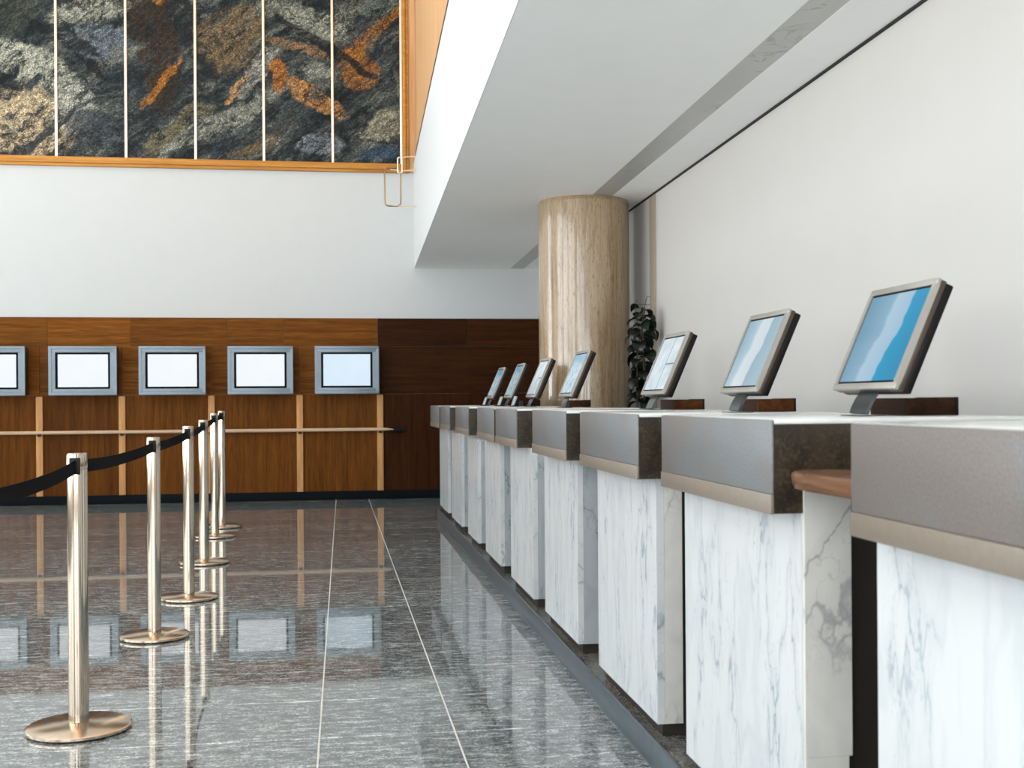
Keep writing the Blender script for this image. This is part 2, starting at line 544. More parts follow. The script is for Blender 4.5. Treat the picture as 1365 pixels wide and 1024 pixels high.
# mural stone: dark slate with tan, grey and rust patches
def mural_mat():
    t = NT('mural_slate')
    src = t.co()
    w1 = t.noise(src, 1.1, 8, 0.6, 0.0, 'Color')
    vs = t.n('ShaderNodeVectorMath', operation='MULTIPLY_ADD')
    sb = t.n('ShaderNodeVectorMath', operation='SUBTRACT')
    t.l(w1, sb.inputs[0])
    sb.inputs[1].default_value = (0.5, 0.5, 0.5)
    t.l(sb.outputs[0], vs.inputs[0])
    vs.inputs[1].default_value = (0.62, 0.0, 0.62)
    t.l(src, vs.inputs[2])
    W = vs.outputs[0]
    # diagonal strata
    st = t.noise(t.map(scale=(1.0, 1, 0.24), rot=(0, R(-36), 0), src=W, ty='TEXTURE'), 1.3, 10, 0.66, 0.4)
    cl = t.noise(t.map(src=W, loc=(4, 0, 2)), 1.5, 7, 0.6, 0.3)
    c = t.ramp(st, [(0.38, (0.0025, 0.004, 0.005)), (0.47, (0.013, 0.018, 0.020)), (0.55, (0.045, 0.050, 0.046)), (0.68, (0.13, 0.13, 0.105))])
    c = t.mix(t.smooth(cl, 0.5, 0.7), c, t.mix(0.45, c, (0.014, 0.026, 0.040)))

    def P(px, py): return (-3.84 + px * 0.00868, 4.10 + (212 - py) * 0.00905)
    blobs = [
        (30, 175, 85, 48, 0, (0.46, 0.36, 0.23)), (35, 98, 75, 26, -25, (0.37, 0.37, 0.30)), (95, 160, 34, 34, -30, (0.40, 0.40, 0.34)),
        (120, 28, 52, 22, 10, (0.27, 0.27, 0.22)), (125, 72, 42, 26, 0, (0.12, 0.145, 0.17)), (18, 30, 40, 36, 35, (0.035, 0.04, 0.03)),
        (120, 185, 40, 26, 0, (0.05, 0.058, 0.065)), (85, 66, 55, 9, -30, (0.008, 0.009, 0.01)), (112, 98, 34, 6, -40, (0.008, 0.009, 0.01)),
        (195, 60, 34, 100, 12, (0.035, 0.020, 0.009)), (210, 118, 46, 6, 48, (0.42, 0.165, 0.025)), (214, 2, 16, 14, 0, (0.50, 0.22, 0.05)),
        (248, 45, 24, 74, 25, (0.014, 0.015, 0.016)), (300, 55, 52, 40, 40, (0.15, 0.105, 0.055)), (285, 165, 105, 13, 30, (0.22, 0.225, 0.19)),
        (335, 95, 44, 14, 48, (0.22, 0.225, 0.20)), (225, 175, 60, 14, 35, (0.15, 0.13, 0.08)), (305, 118, 30, 6, 52, (0.36, 0.19, 0.08)),
        (340, 190, 60, 10, 30, (0.12, 0.08, 0.04)), (364, 105, 15, 24, 0, (0.42, 0.16, 0.025)), (415, 28, 50, 26, -25, (0.24, 0.25, 0.21)),
        (425, 100, 22, 18, 20, (0.22, 0.23, 0.20)), (415, 138, 52, 14, -28, (0.36, 0.18, 0.06)), (395, 65, 46, 9, -12, (0.20, 0.12, 0.06)),
        (475, 95, 32, 28, 30, (0.32, 0.14, 0.035)), (495, 45, 70, 9, 38, (0.40, 0.165, 0.03)), (430, 60, 95, 7, -33, (0.007, 0.008, 0.009)),
        (385, 165, 36, 22, 0, (0.04, 0.048, 0.05)), (425, 195, 34, 13, 10, (0.16, 0.18, 0.21)), (505, 170, 38, 18, 25, (0.26, 0.25, 0.19)),
        (510, 205, 40, 10, 0, (0.04, 0.07, 0.11)), (500, 10, 40, 15, 20, (0.10, 0.125, 0.11)), (60, 185, 90, 6, 30, (0.02, 0.03, 0.04)),
        (130, -90, 120, 60, 30, (0.20, 0.19, 0.15)), (330, -110, 130, 40, 40, (0.13, 0.08, 0.04)), (480, -100, 70, 50, -20, (0.05, 0.06, 0.07)),
        (-150, 100, 80, 110, 20, (0.12, 0.12, 0.10)), (-60, -60, 70, 80, 0, (0.03, 0.03, 0.03)),
    ]
    thru = t.smooth(t.noise(t.map(scale=(1.0, 1, 0.22), rot=(0, R(-38), 0), src=W, ty='TEXTURE'), 2.6, 9, 0.7, 0.3), 0.38, 0.50)
    edge = t.noise(t.map(scale=(1, 1, 1)), 9, 7, 0.7)
    for (px, py, rx, ry, ang, col) in blobs:
        x, z = P(px, py)
        m = t.map(loc=(x, 0, z), rot=(0, R(-ang), 0), scale=(rx * 0.00868, 1e3, ry * 0.00905), src=W, ty='TEXTURE')
        ln = t.n('ShaderNodeVectorMath', operation='LENGTH')
        t.l(m, ln.inputs[0])
        d = t.math('MULTIPLY_ADD', edge, 0.9, ln.outputs['Value'])
        f = t.math('SUBTRACT', 1.0, t.smooth(d, 1.22, 1.50))
        col = tuple(q * (0.44 if col[0] > 2.2 * col[1] else 0.60) for q in col)
        c = t.mix(t.math('MULTIPLY', t.math('MULTIPLY', f, thru), 0.92), c, col)
    crack = t.math('ABSOLUTE', t.math('SUBTRACT', t.noise(t.map(src=W, loc=(1, 0, 5)), 1.4, 8, 0.62, 0.3), 0.5))
    c = t.mix(t.math('MULTIPLY', t.math('SUBTRACT', 1.0, t.smooth(crack, 0.0, 0.016)), 0.9), c, (0.006, 0.007, 0.008))
    fine = t.noise(t.map(scale=(1, 1, 0.4), rot=(0, R(-38), 0), ty='TEXTURE'), 14, 7, 0.75)
    c = t.mix(1.0, c, t.ramp(fine, [(0.32, (0.25, 0.25, 0.26)), (0.5, (0.9, 0.9, 0.9)), (0.70, (2.2, 2.15, 2.0))]), 'MULTIPLY')
    gr = t.noise(t.co(), 75, 4, 0.8)
    c = t.mix(1.0, c, t.ramp(gr, [(0.36, (0.30, 0.30, 0.30)), (0.51, (0.95, 0.97, 0.98)), (0.66, (2.9, 2.85, 2.7))]), 'MULTIPLY')
    t.set(c, 0.6, spec=0.15)
    t.bump(t.math('ADD', st, t.math('MULTIPLY', gr, 0.3)), 0.35, 0.01)
    return t.m


M['mural'] = mural_mat()

# ------------------------------------------------------------------ room shell
struct('floor', box(LX - 0.3, RX, FY - 0.3, BY + 0.3, -0.2, 0.0), M['floor'])
struct('ceiling', box(LX - 0.3, RX, FY - 0.3, BY + 0.3, CZ, CZ + 0.2), M['ceiling'])
struct('wall_back', box(LX - 0.3, RX, BY, BY + 0.3, 0, CZ), M['white'])
struct('baseboard_back', box(LX, 2.57, BY - 0.035, BY - 0.001, 0.0, 0.105, bev=0.004), M['black'])

# left wall with five tall window openings (out of the picture; the daylight of the hall)
bm = bmesh.new()
bx(bm, LX - 0.3, LX, FY, BY, 0, WZ0)
bx(bm, LX - 0.3, LX, FY, BY, WZ1, CZ)
ys = [FY] + [v for ab in WINS_LEFT for v in ab] + [BY]
for i in range(0, len(ys), 2):
    bx(bm, LX - 0.3, LX, ys[i], ys[i + 1], WZ0, WZ1)
struct('wall_left', bm, M['white'])
for i, (a, b) in enumerate(WINS_LEFT):
    bm = bmesh.new()
    for y in (a, (a + b) / 2 - 0.03, b - 0.06):
        bx(bm, LX - 0.16, LX - 0.10, y, y + 0.06, WZ0, WZ1)
    for z in (WZ0, 2.4, 4.4, WZ1 - 0.06):
        bx(bm, LX - 0.155, LX - 0.105, a, b, z, z + 0.06)
    struct('window_%d' % (i + 1), bm, M['window'])
# front wall behind the camera with the glazed entrance and an added low light opening
bm = bmesh.new()
bx(bm, LX - 0.3, -6.5, FY - 0.3, FY, 0, CZ)
bx(bm, -1.5, RX, FY - 0.3, FY, 2.7, CZ)
bx(bm, 3.0, RX, FY - 0.3, FY, 0, 2.7)
bx(bm, -1.5, 3.0, FY - 0.3, FY, 0, 0.2)
bx(bm, -6.5, -1.5, FY - 0.3, FY, 6.0, CZ)
bx(bm, -6.5, -1.5, FY - 0.3, FY, 0, 0.2)
struct('wall_front', bm, M['wood_v'])
bm = bmesh.new()
for x in (-6.5, -5.27, -4.03, -2.8, -1.56):
    bx(bm, x, x + 0.06, FY - 0.16, FY - 0.10, 0.2, 6.0)
for z in (0.2, 2.6, 5.94):
    bx(bm, -6.5, -1.5, FY - 0.155, FY - 0.105, z, z + 0.06)
struct('window_6', bm, M['window'])
bm = bmesh.new()  # frame of the low opening added for light under the gallery
for x in (-1.5, -0.02, 1.46, 2.94):
    bx(bm, x, x + 0.06, FY - 0.16, FY - 0.10, 0.2, 2.7)
for z in (0.2, 2.64):
    bx(bm, -1.5, 3.0, FY - 0.155, FY - 0.105, z, z + 0.06)
struct('window_7', bm, M['window'])

# gallery: dropped soffit with white fascia, set at a slight angle to the hall
GA = -0.0205
GO = (0.93, BY, 0.0)
gl = dict(loc=GO, rot=(0, 0, GA))
LEN = -20.4
SZ = 2.80
fb = box(0.0, 0.004, LEN, -0.0005, SZ, 4.06)
bx(fb, 0.0035, 0.12, LEN, -0.0005, SZ + 0.1405, 4.06)
struct('trim_1', fb, M['fascia_white'], **gl)                   # fascia of the gallery
struct('trim_2', box(0.10, 0.22, LEN, -0.0005, 4.055, 4.085), M['reveal'], **gl)              # shadow gap on top of it
struct('wall_gallery', box(0.03, 0.2, LEN, -0.0005, 4.08, CZ - 0.002), M['ply'], **gl)
struct('trim_9', box(0.022, 0.0295, LEN, -0.0005, 4.062, 4.205), M['reveal'], **gl)            # black strip painting the shade of the gap above the fascia
struct('ceiling_soffit', box(0.0042, 1.175, LEN, -0.0005, SZ, SZ + 0.14), M['soffit'], **gl)
struct('trim_3', box(1.175, 1.345, LEN, -0.0005, SZ + 0.0008, SZ + 0.14), M['inset'], **gl)     # grey inset strip
struct('ceiling_soffit_edge', box(1.345, 1.632, LEN, -0.0005, SZ, SZ + 0.14), M['soffit'], **gl)
struct('wall_right', box(1.652, 1.80, LEN, -0.0005, 0.0, SZ + 0.14), M['white_warm'], **gl)
struct('trim_4', box(1.632, 1.652, LEN, -0.0005, SZ - 0.006, SZ + 0.1), M['reveal'], **gl)     # black reveal at the wall head
struct('trim_5', box(1.6465, 1.6515, -5.32, -5.12, 0.0, SZ - 0.007, bev=0.004), M['tan'], **gl)    # tan strip painting a soft shadow on the wall

struct('trim_8', box(0.869, 0.957, BY - 0.03, BY - 0.001, 3.96, CZ - 0.001), M['ply'])

# ------------------------------------------------------------------ back wall: walnut panelling
pan = thing('wood_panelling', 'dark walnut wall panelling with pale vertical battens below the white back wall', 'panelling', (0, BY, 0))
seams = [-8.0, -7.33, -6.33, -5.33, -4.33, -3.33, -2.40, -1.29, -0.64, 0.48, 1.56, 2.575]
for a, b in zip(seams, seams[1:]):
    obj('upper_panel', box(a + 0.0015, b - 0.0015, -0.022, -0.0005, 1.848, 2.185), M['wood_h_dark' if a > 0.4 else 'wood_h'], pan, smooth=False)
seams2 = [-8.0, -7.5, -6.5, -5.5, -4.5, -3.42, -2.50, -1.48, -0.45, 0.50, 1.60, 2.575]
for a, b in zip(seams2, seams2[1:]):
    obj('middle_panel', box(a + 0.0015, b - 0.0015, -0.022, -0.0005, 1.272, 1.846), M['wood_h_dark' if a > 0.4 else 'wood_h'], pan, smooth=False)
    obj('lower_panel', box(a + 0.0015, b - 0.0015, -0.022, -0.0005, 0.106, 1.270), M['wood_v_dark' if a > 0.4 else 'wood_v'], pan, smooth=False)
for x in (-7.5, -6.5, -5.5, -4.46, -3.42, -2.498, -1.48, -0.452, 0.503):
    obj('batten', box(x - 0.037, x + 0.037, -0.052, -0.0222, 0.107, 1.262, bev=0.003), M['batten'], pan)

rail = thing('handrail', 'long thin pale rail running across the battens of the walnut wall', 'rail', (0, BY - 0.05, 0))
bm = tube(bmesh.new(), [(-7.7, -0.035, 0.842), (0.45, -0.035, 0.845), (0.56, -0.035, 0.845), (0.66, -0.035, 0.842)], [0.021, 0.021, 0.019, 0.005], 14)
obj('rail_bar', bm, M['rail'], rail)
for x in (-6.5, -5.5, -4.46, -3.42, -2.498, -1.48, -0.452, 0.503):
    bm = box(x - 0.02, x + 0.02, -0.018, -0.003, 0.80, 0.83, bev=0.003)
    bx(bm, x - 0.008, x + 0.008, -0.035, -0.010, 0.806, 0.826)
    obj('bracket', bm, M['plastic'], rail)
bm = tube(bmesh.new(), [(0.60, -0.028, 0.836), (0.68, -0.020, 0.828), (0.76, -0.005, 0.826)], [0.012, 0.02, 0.022], 10)
bx(bm, 0.74, 0.80, -0.006, 0.027, 0.805, 0.848, bev=0.003)
obj('end_bracket', bm, M['plastic'], rail)

# wall monitors ------------------------------------------------------------
def make_wall_monitor():
    w_, h_ = 0.75, 0.565
    r = thing('wall_monitor', '', 'monitor', (0, 0, 0), 0, 'wall monitors on the walnut panelling')
    bm = bmesh.new()
    # stepped frame ring, open in front of the screen
    def ring(x0, z0, x1, z1, t_, ya, yb):
        bx(bm, x0, x1, ya, yb, z0, z0 + t_, bev=0.002)
        bx(bm, x0, x1, ya, yb, z1 - t_, z1, bev=0.002)
        bx(bm, x0, x0 + t_, ya, yb, z0 + t_ - 0.001, z1 - t_ + 0.001)
        bx(bm, x1 - t_, x1, ya, yb, z0 + t_ - 0.001, z1 - t_ + 0.001)
    ring(-w_ / 2, -h_ / 2, w_ / 2, h_ / 2, 0.032, -0.235, -0.19)
    ring(-w_ / 2 + 0.028, -h_ / 2 + 0.028, w_ / 2 - 0.028, h_ / 2 - 0.028, 0.045, -0.228, -0.185)
    obj('frame', bm, M['alu'], r)
    bm = box(-w_ / 2 + 0.012, w_ / 2 - 0.012, -0.19, -0.04, -h_ / 2 + 0.012, h_ / 2 - 0.012, bev=0.004)
    bx(bm, -0.2, 0.2, -0.045, 0.0, -0.15, 0.15)
    obj('housing', bm, M['alu_dark'], r)
    obj('screen_border', box(-w_ / 2 + 0.07, w_ / 2 - 0.07, -0.212, -0.188, -h_ / 2 + 0.07, h_ / 2 - 0.07), M['gasket'], r)
    s = obj('screen', box(-0.276, 0.276, -0.2145, -0.2121, -0.187, 0.187), M['screen_white'], r)
    return r


t = NT('white_screen')
M['screen_white'] = m_emit(t, t.ramp(t.noise(t.co(), 3, 3), [(0.3, (0.84, 0.90, 0.93)), (0.7, (0.87, 0.92, 0.94))]), 1.0)
for _m in (M['screen_white'],):
    _m.node_tree.nodes['Principled BSDF'].inputs['Roughness'].default_value = 0.5
    _m.node_tree.nodes['Principled BSDF'].inputs['Specular IOR Level'].default_value = 0.15
t = NT('bluish_white_screen')
M['screen_bluish'] = m_emit(t, t.ramp(t.noise(t.co(), 3, 3), [(0.3, (0.66, 0.80, 0.92)), (0.7, (0.70, 0.84, 0.95))]), 1.0)
M['screen_bluish'].node_tree.nodes['Principled BSDF'].inputs['Roughness'].default_value = 0.5
M['screen_bluish'].node_tree.nodes['Principled BSDF'].inputs['Specular IOR Level'].default_value = 0.15
proto = make_wall_monitor()
labs = ['first wall monitor, at the far left, cut off by the picture edge',
        'second wall monitor from the left, just above and behind the nearest belt post',
        'middle one of the five glowing wall monitors on the walnut wall',
        'fourth wall monitor from the left, just right of the belt post row',
        'rightmost wall monitor, above the end of the rail']
for i, x in enumerate((-3.899, -2.893, -1.898, -0.896, 0.108)):
    o = proto if i == 0 else copy_tree(proto)
    o.location = (x, BY - 0.023, 1.556)
    o['label'] = labs[i]
    if i == 4:
        for ch in children(o):
            if ch.name.startswith('screen') and 'border' not in ch.name:
                ch.data = ch.data.copy()
                ch.data.materials[0] = M['screen_bluish']

# mural ---------------------------------------------------------------------
mu = thing('stone_mural', 'large abstract slate and rust stone mural in a wooden frame high on the back wall', 'mural', (0, BY, 0))
MZ0, MZ1 = 4.055, 6.9
sx = [-5.57, -4.785, -4.0, -3.212, -2.432, -1.64, -0.85, -0.04, 0.782]
for a, b in zip(sx, sx[1:]):
    obj('stone_panel', box(a + 0.01, b - 0.01, -0.03, -0.0005, MZ0, MZ1), M['mural'], mu, smooth=False)
for x in sx[1:]:
    obj('divider_strip', box(x - 0.014, x + 0.014, -0.046, -0.0005, MZ0 - 0.005, MZ1, bev=0.002), M['gold'], mu)
bm = box(-5.7, 0.80, -0.075, -0.0005, MZ0 - 0.075, MZ0 - 0.006, bev=0.004)
bx(bm, -5.7, 0.80, -0.055, -0.0005, MZ0 - 0.11, MZ0 - 0.076, bev=0.003)
bx(bm, 0.80, 0.835, -0.075, -0.0005, MZ0 - 0.11, MZ1 + 0.1, bev=0.004)
bx(bm, 0.836, 0.868, -0.055, -0.0005, MZ0 - 0.11, MZ1 + 0.1, bev=0.003)
bx(bm, -5.7, 0.80, -0.075, -0.0005, MZ1 + 0.003, MZ1 + 0.1, bev=0.004)
bx(bm, -5.7, -5.585, -0.075, -0.0005, MZ0 - 0.005, MZ1, bev=0.004)
obj('frame', bm, M['frame_wood'], mu)

# brass loop bracket on the fascia -------------------------------------------
def rounded(cx0, cx1, z0, z1, y, r, n=6):
    pts = []
    for (cx, cz, a0) in ((cx1 - r, z1 - r, 0), (cx0 + r, z1 - r, 90), (cx0 + r, z0 + r, 180), (cx1 - r, z0 + r, 270)):
        for k in range(n + 1):
            a = R(a0 + 90 * k / n)
            pts.append((cx + r * math.cos(a), y, cz + r * math.sin(a)))
    return pts


br = thing('loop_bracket', 'thin bent brass rod loops sticking out from the white gallery fascia near the mural corner', 'bracket', (0.917, 13.6, 3.44))
obj('long_loop', tube(bmesh.new(), rounded(-0.365, -0.18, 0.0, 0.44, 0.0, 0.05), 0.0085, 8, True), M['brass'], br)
obj('short_loop', tube(bmesh.new(), rounded(-0.215, -0.165, 0.38, 0.56, -0.03, 0.02), 0.0075, 8, True), M['brass_pale'], br)
bm = tube(bmesh.new(), [(-0.28, 0.0, 0.004), (-0.06, 0.0, 0.0), (0.012, 0, 0.0)], 0.008, 8)
obj('lower_arm', bm, M['brass_pale'], br)
bm = bmesh.new()
tube(bm, [(-0.30, 0.004, 0.425), (-0.15, 0.0, 0.41), (0.012, 0.0, 0.43)], 0.007, 8)
obj('middle_arm', bm, M['brass_pale'], br)
bm = bmesh.new()
tube(bm, [(-0.19, -0.03, 0.555), (-0.05, -0.02, 0.58), (0.012, 0, 0.57)], 0.007, 8)
obj('upper_arm', bm, M['brass_pale'], br)

# ------------------------------------------------------------------ column
col = thing('column', 'round polished travertine column carrying the soffit behind the counters', 'column', (2.0, 9.40, 0))
obj('shaft', lathe(bmesh.new(), [(0.0, 0.0), (0.372, 0.0), (0.372, 2.772), (0.366, 2.78), (0.36, 2.7995), (0.0, 2.7995)], 96), M['travertine'], col)

# floor inlay lines
def inlay(name, x0, x1, y0, y1):
    bm = bmesh.new()
    vs = [bm.verts.new(p) for p in ((x0 - .003, y0, .0008), (x0 + .003, y0, .0008), (x1 + .003, y1, .0008), (x1 - .003, y1, .0008))]
    vb = [bm.verts.new((v.co.x, v.co.y, 0.0001)) for v in vs]
    bm.faces.new(vs)
    bm.faces.new(vb[::-1])
    for i in range(4): bm.faces.new((vs[i], vs[(i + 1) % 4], vb[(i + 1) % 4], vb[i]))
    struct(name, bm, M['inlay'])


inlay('trim_6', -0.115, -0.03, FY + 0.1, BY - 0.05)
inlay('trim_7', 0.45, 0.36, FY + 0.1, BY - 0.05)

# ------------------------------------------------------------------ counters
# one continuous base slab
bs = thing('granite_plinth', 'long low dark granite plinth with blue-grey steel front under all the counters', 'plinth', (0.98, 0, 0))
obj('slab', box(0.012, 0.70, 0.9, 11.75, 0.0, 0.088), M['granite_base'], bs)
bm = box(0.0, 0.0118, 0.9, 11.75, 0.012, 0.10, bev=0.002)
bx(bm, 0.004, 0.0118, 0.9, 11.75, 0.0, 0.0115)
obj('kick_plate', bm, M['steel_blue'], bs)

TOP, BOT = 1.135, 0.925
units = [  # cap near, cap far, marble near, marble far, side width
    (1.17, 2.055, 1.17, 2.095, 0.11), (2.456, 3.339, 2.463, 3.340, 0.11), (3.618, 4.51, 3.654, 4.513, 0.085), (4.808, 5.651, 4.908, 5.719, 0.30),
    (6.175, 7.003, 6.059, 6.871, 0.30), (7.089, 7.947, 7.303, 8.076, 0.30), (8.507, 9.447, 8.514, 9.193, 0.30), (9.964, 10.85, 9.659, 10.517, 0.30),
    (11.01, 12.02, 10.86, 11.746, 0.30)]
ulabs = ['nearest service counter, at the right edge of the picture, its cap blurred brown grey',
         'second nearest counter, with the small walnut ledge at its near end',
         'third counter from the front, its steel kick plate still in view',
         'fourth counter from the front, narrow marble face with speckled brown cap end',
         'fifth counter from the front, just before a wide brown cap end',
         'sixth counter from the front, its cap almost touching the next one',
         'third counter from the far end of the row',
         'second counter from the far end of the row',
         'farthest counter of the row, its cap standing free before the walnut wall']
BX = 1.62   # back of every counter
for i, (c0, c1, m0, m1, sw) in enumerate(units):
    n0, n1 = min(c0, m0), max(c1, m1)
    u = thing('service_counter', ulabs[i], 'counter', (0.94, c0, 0.0), 0, 'marble service counters in the row')
    o = lambda a: a - c0
    # worktop block in brown granite
    bm = box(0.006, BX - 0.94, 0.0, c1 - c0, BOT + 0.002, TOP - 0.012)
    obj('cap', bm, M['granite_brown'], u)
    obj('worktop', box(0.006, BX - 0.94, 0.0, c1 - c0, TOP - 0.0118, TOP, bev=0.004), M['top'], u)
    obj('fascia', box(0.0, 0.0058, 0.0, c1 - c0, BOT + 0.045, TOP - 0.0015, bev=0.002), M['fascia_taupe' if i == 0 else 'fascia'], u)
    obj('lower_band', box(-0.003, 0.0058, 0.0, c1 - c0, BOT, BOT + 0.0445, bev=0.002), M['band'], u)
    # marble cladding
    mz = 0.135
    obj('front_panel', box(0.07, 0.095, o(m0), o(m1), mz, BOT + 0.0015), M['marble'], u)
    if i == 1:
        bm = box(0.072, 0.07 + sw, o(m0) - 0.014, o(m0) - 0.0005, 0.39, 0.985)
        bx(bm, 0.072, 0.062 + sw, o(m0) - 0.014, o(m0) - 0.0005, mz, 0.3895)
    else:
        bm = box(0.0955, 0.07 + sw, o(m0), o(m0) + 0.03, mz, BOT + 0.0015)
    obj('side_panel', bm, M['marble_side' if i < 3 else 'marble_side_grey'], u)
    obj('carcass', box(0.0955, BX - 0.94 - 0.002, o(m0) + 0.031, o(m1) - 0.004, 0.089, BOT + 0.0015), M['core'], u)

# walnut ledge between the two nearest counters
bm = bmesh.new()
pl = [(0.955, 2.06), (0.955, 2.30), (0.962, 2.38), (0.975, 2.43), (1.0, 2.4475), (1.20, 2.4475), (1.20, 2.06)]
t_ = bmesh.new()
lo = [t_.verts.new((x, y, 0.988)) for x, y in pl]
hi = [t_.verts.new((x, y, 1.024)) for x, y in pl]
t_.faces.new(lo[::-1])
t_.faces.new(hi)
for k in range(len(pl)):
    j = (k + 1) % len(pl)
    t_.faces.new((lo[k], lo[j], hi[j], hi[k]))
bmesh.ops.bevel(t_, geom=[e for e in t_.edges if abs(e.verts[0].co.z - e.verts[1].co.z) < 1e-6], offset=0.012, segments=4, profile=0.5, affect='EDGES')
merge(bm, t_)
obj('writing_ledge', bm, M['shelf_wood'], label='small rounded walnut ledge bridging the gap between the two nearest counters', cat='ledge')

# ------------------------------------------------------------------ counter monitors
SCREENS = {'cyan': m_screen('cyan_banded_screen', 'cyan'), 'pale': m_screen('pale_blue_screen', 'pale'), 'form': m_screen('form_page_screen', 'form'), 'busy': m_screen('busy_blue_screen', 'busy')}
TILT = 0.41
PW, PH = 0.35, 0.287


def make_counter_monitor():
    r = thing('counter_monitor', '', 'monitor', (0, 0, 0), R(-90), 'tilted monitors on the counters')
    hz = 0.068
    hinge = Matrix.Translation((0, 0, hz)) @ Matrix.Rotation(-TILT, 4, 'X')

    def part(name, bm, mat, label=None):
        o = obj(name, bm, mat, r, label=label)
        o.matrix_local = hinge
        return o
    bm = bmesh.new()
    b = 0.017
    bx(bm, -PW / 2, PW / 2, 0, 0.012, 0, b, bev=0.002)
    bx(bm, -PW / 2, PW / 2, 0, 0.012, PH - b, PH, bev=0.002)
    bx(bm, -PW / 2, -PW / 2 + b, 0, 0.012, b - 0.002, PH - b + 0.002)
    bx(bm, PW / 2 - b, PW / 2, 0, 0.012, b - 0.002, PH - b + 0.002)
    part('bezel', bm, M['bezel'])
    part('edge_band', box(-PW / 2 + 0.001, PW / 2 - 0.001, 0.0122, 0.026, 0.001, PH - 0.001, bev=0.002), M['bezel_side'])
    bm = box(-PW / 2 + 0.003, PW / 2 - 0.003, 0.0262, 0.048, 0.003, PH - 0.003, bev=0.004)
    bx(bm, -0.09, 0.09, 0.046, 0.062, 0.05, 0.2, bev=0.006)
    part('back_case', bm, M['case'])
    part('screen_border', box(-PW / 2 + b - 0.001, PW / 2 - b + 0.001, 0.004, 0.012, b - 0.001, PH - b + 0.001), M['gasket'])
    part('screen', box(-PW / 2 + b + 0.006, PW / 2 - b - 0.006, 0.0025, 0.0039, b + 0.006, PH - b - 0.006), SCREENS['cyan'])
    # curved flat neck and foot
    pts = []
    for k in range(13):
        s = k / 12.0
        z = 0.006 + s * 0.098
        y = -0.006 + 0.030 * s + 0.045 * s * s
        pts.append((0, y, z))
    bm = ribbon(bmesh.new(), pts, (0.048, 0, 0), None, 0.008)
    obj('neck', bm, M['neck'], r)
    obj('foot', box(-0.055, 0.055, -0.03, 0.04, 0.0002, 0.003, bev=0.001), M['neck'], r)
    return r


mprot = make_counter_monitor()
mons = [(1.298, 2.775, 'cyan', 'nearest tilted counter monitor, with a bright cyan stripe on its screen'),
        (1.296, 3.700, 'pale', 'second nearest tilted counter monitor, with a pale blue and white screen'),
        (1.325, 4.868, 'form', 'tilted counter monitor showing a page with lines, in front of the dark plant'),
        (1.290, 6.640, 'busy', 'tilted counter monitor seen fully against the travertine column'),
        (1.290, 7.870, 'form', 'tilted counter monitor overlapping the left edge of the column'),
        (1.290, 8.960, 'busy', 'second farthest tilted counter monitor, before the dark walnut wall'),
        (1.290, 10.03, 'busy', 'farthest tilted counter monitor of the row')]
WT = TOP + 0.0002
for i, (x, y, mode, lab) in enumerate(mons):
    o = mprot if i == 0 else copy_tree(mprot)
    o.location = (x, y, WT)
    o['label'] = lab
    if mode != 'cyan':
        for ch in children(o):
            if ch.name.startswith('screen') and 'border' not in ch.name:
                ch.data = ch.data.copy()
                ch.data.materials[0] = SCREENS[mode]

# low wooden boxes behind the monitors
def make_box(mat):
    r = thing('counter_box', '', 'box', (0, 0, 0), 0, 'low wooden boxes on the counters')
    bm = box(-0.134, 0.0, 0.0, 0.012, 0.0, 0.044, bev=0.0015)
    bx(bm, -0.134, 0.0, 0.20, 0.212, 0.0, 0.044)
    bx(bm, -0.01, 0.0, 0.012, 0.20, 0.0, 0.044)
    bx(bm, -0.124, -0.01, 0.012, 0.20, 0.0, 0.008)
    obj('body', bm, mat, r)
    obj('side_board', box(-0.134, -0.124, 0.0125, 0.1995, 0.0, 0.044), M['dark_wood'], r)
    obj('rim', box(-0.004, 0.003, -0.003, 0.212, 0.0, 0.046, bev=0.001), M['case'], r)
    return r


bp = make_box(M['dark_wood'])
bp2 = make_box(M['red_wood'])
boxes = [(1.57, 2.80, bp, 'nearest low dark wooden box on the counter, right of the cyan screen monitor'),
         (1.57, 3.875, bp2, 'low reddish wooden box on the counter, right of the second nearest monitor'),
         (1.57, 4.90, None, 'low brown wooden box on the counter, right of the monitor before the plant'),
         (1.57, 7.206, None, 'low dark wooden box on the counter before the foot of the column'),
         (1.57, 9.06, None, 'farthest low dark wooden box, between the column edge and the monitors')]
for i, (x, y, p, lab) in enumerate(boxes):
    o = p if p is not None else copy_tree(bp2 if i == 2 else bp)
    o.location = (x, y, WT)
    o['label'] = lab

# small slanted stubs of unclear use beside the far monitors
def make_stub():
    r = thing('stub', '', 'stub', (0, 0, 0), R(-90), 'slanted stubs between the far monitors')
    m = Matrix.Translation((0, 0, 0.008)) @ Matrix.Rotation(-0.35, 4, 'X')
    o = obj('pad', box(-0.04, 0.04, 0, 0.015, 0, 0.075, bev=0.004), M['stub'], r)
    o.matrix_local = m
    o = obj('back', box(-0.035, 0.035, 0.0155, 0.04, 0.004, 0.065, bev=0.003), M['case'], r)
    o.matrix_local = m
    obj('foot', box(-0.045, 0.045, -0.02, 0.05, 0.0, 0.008, bev=0.002), M['case'], r)
    return r


kp = make_stub()
for i, (x, y, lab) in enumerate(((1.27, 10.30, 'small slanted keypad standing left of the farthest counter monitor'),
                                 (1.27, 9.32, 'small slanted keypad between the two farthest counter monitors'),
                                 (1.27, 8.56, 'small slanted keypad left of the monitor at the column edge'))):
    o = kp if i == 0 else copy_tree(kp)
    o.location = (x, y, WT)
    o['label'] = lab

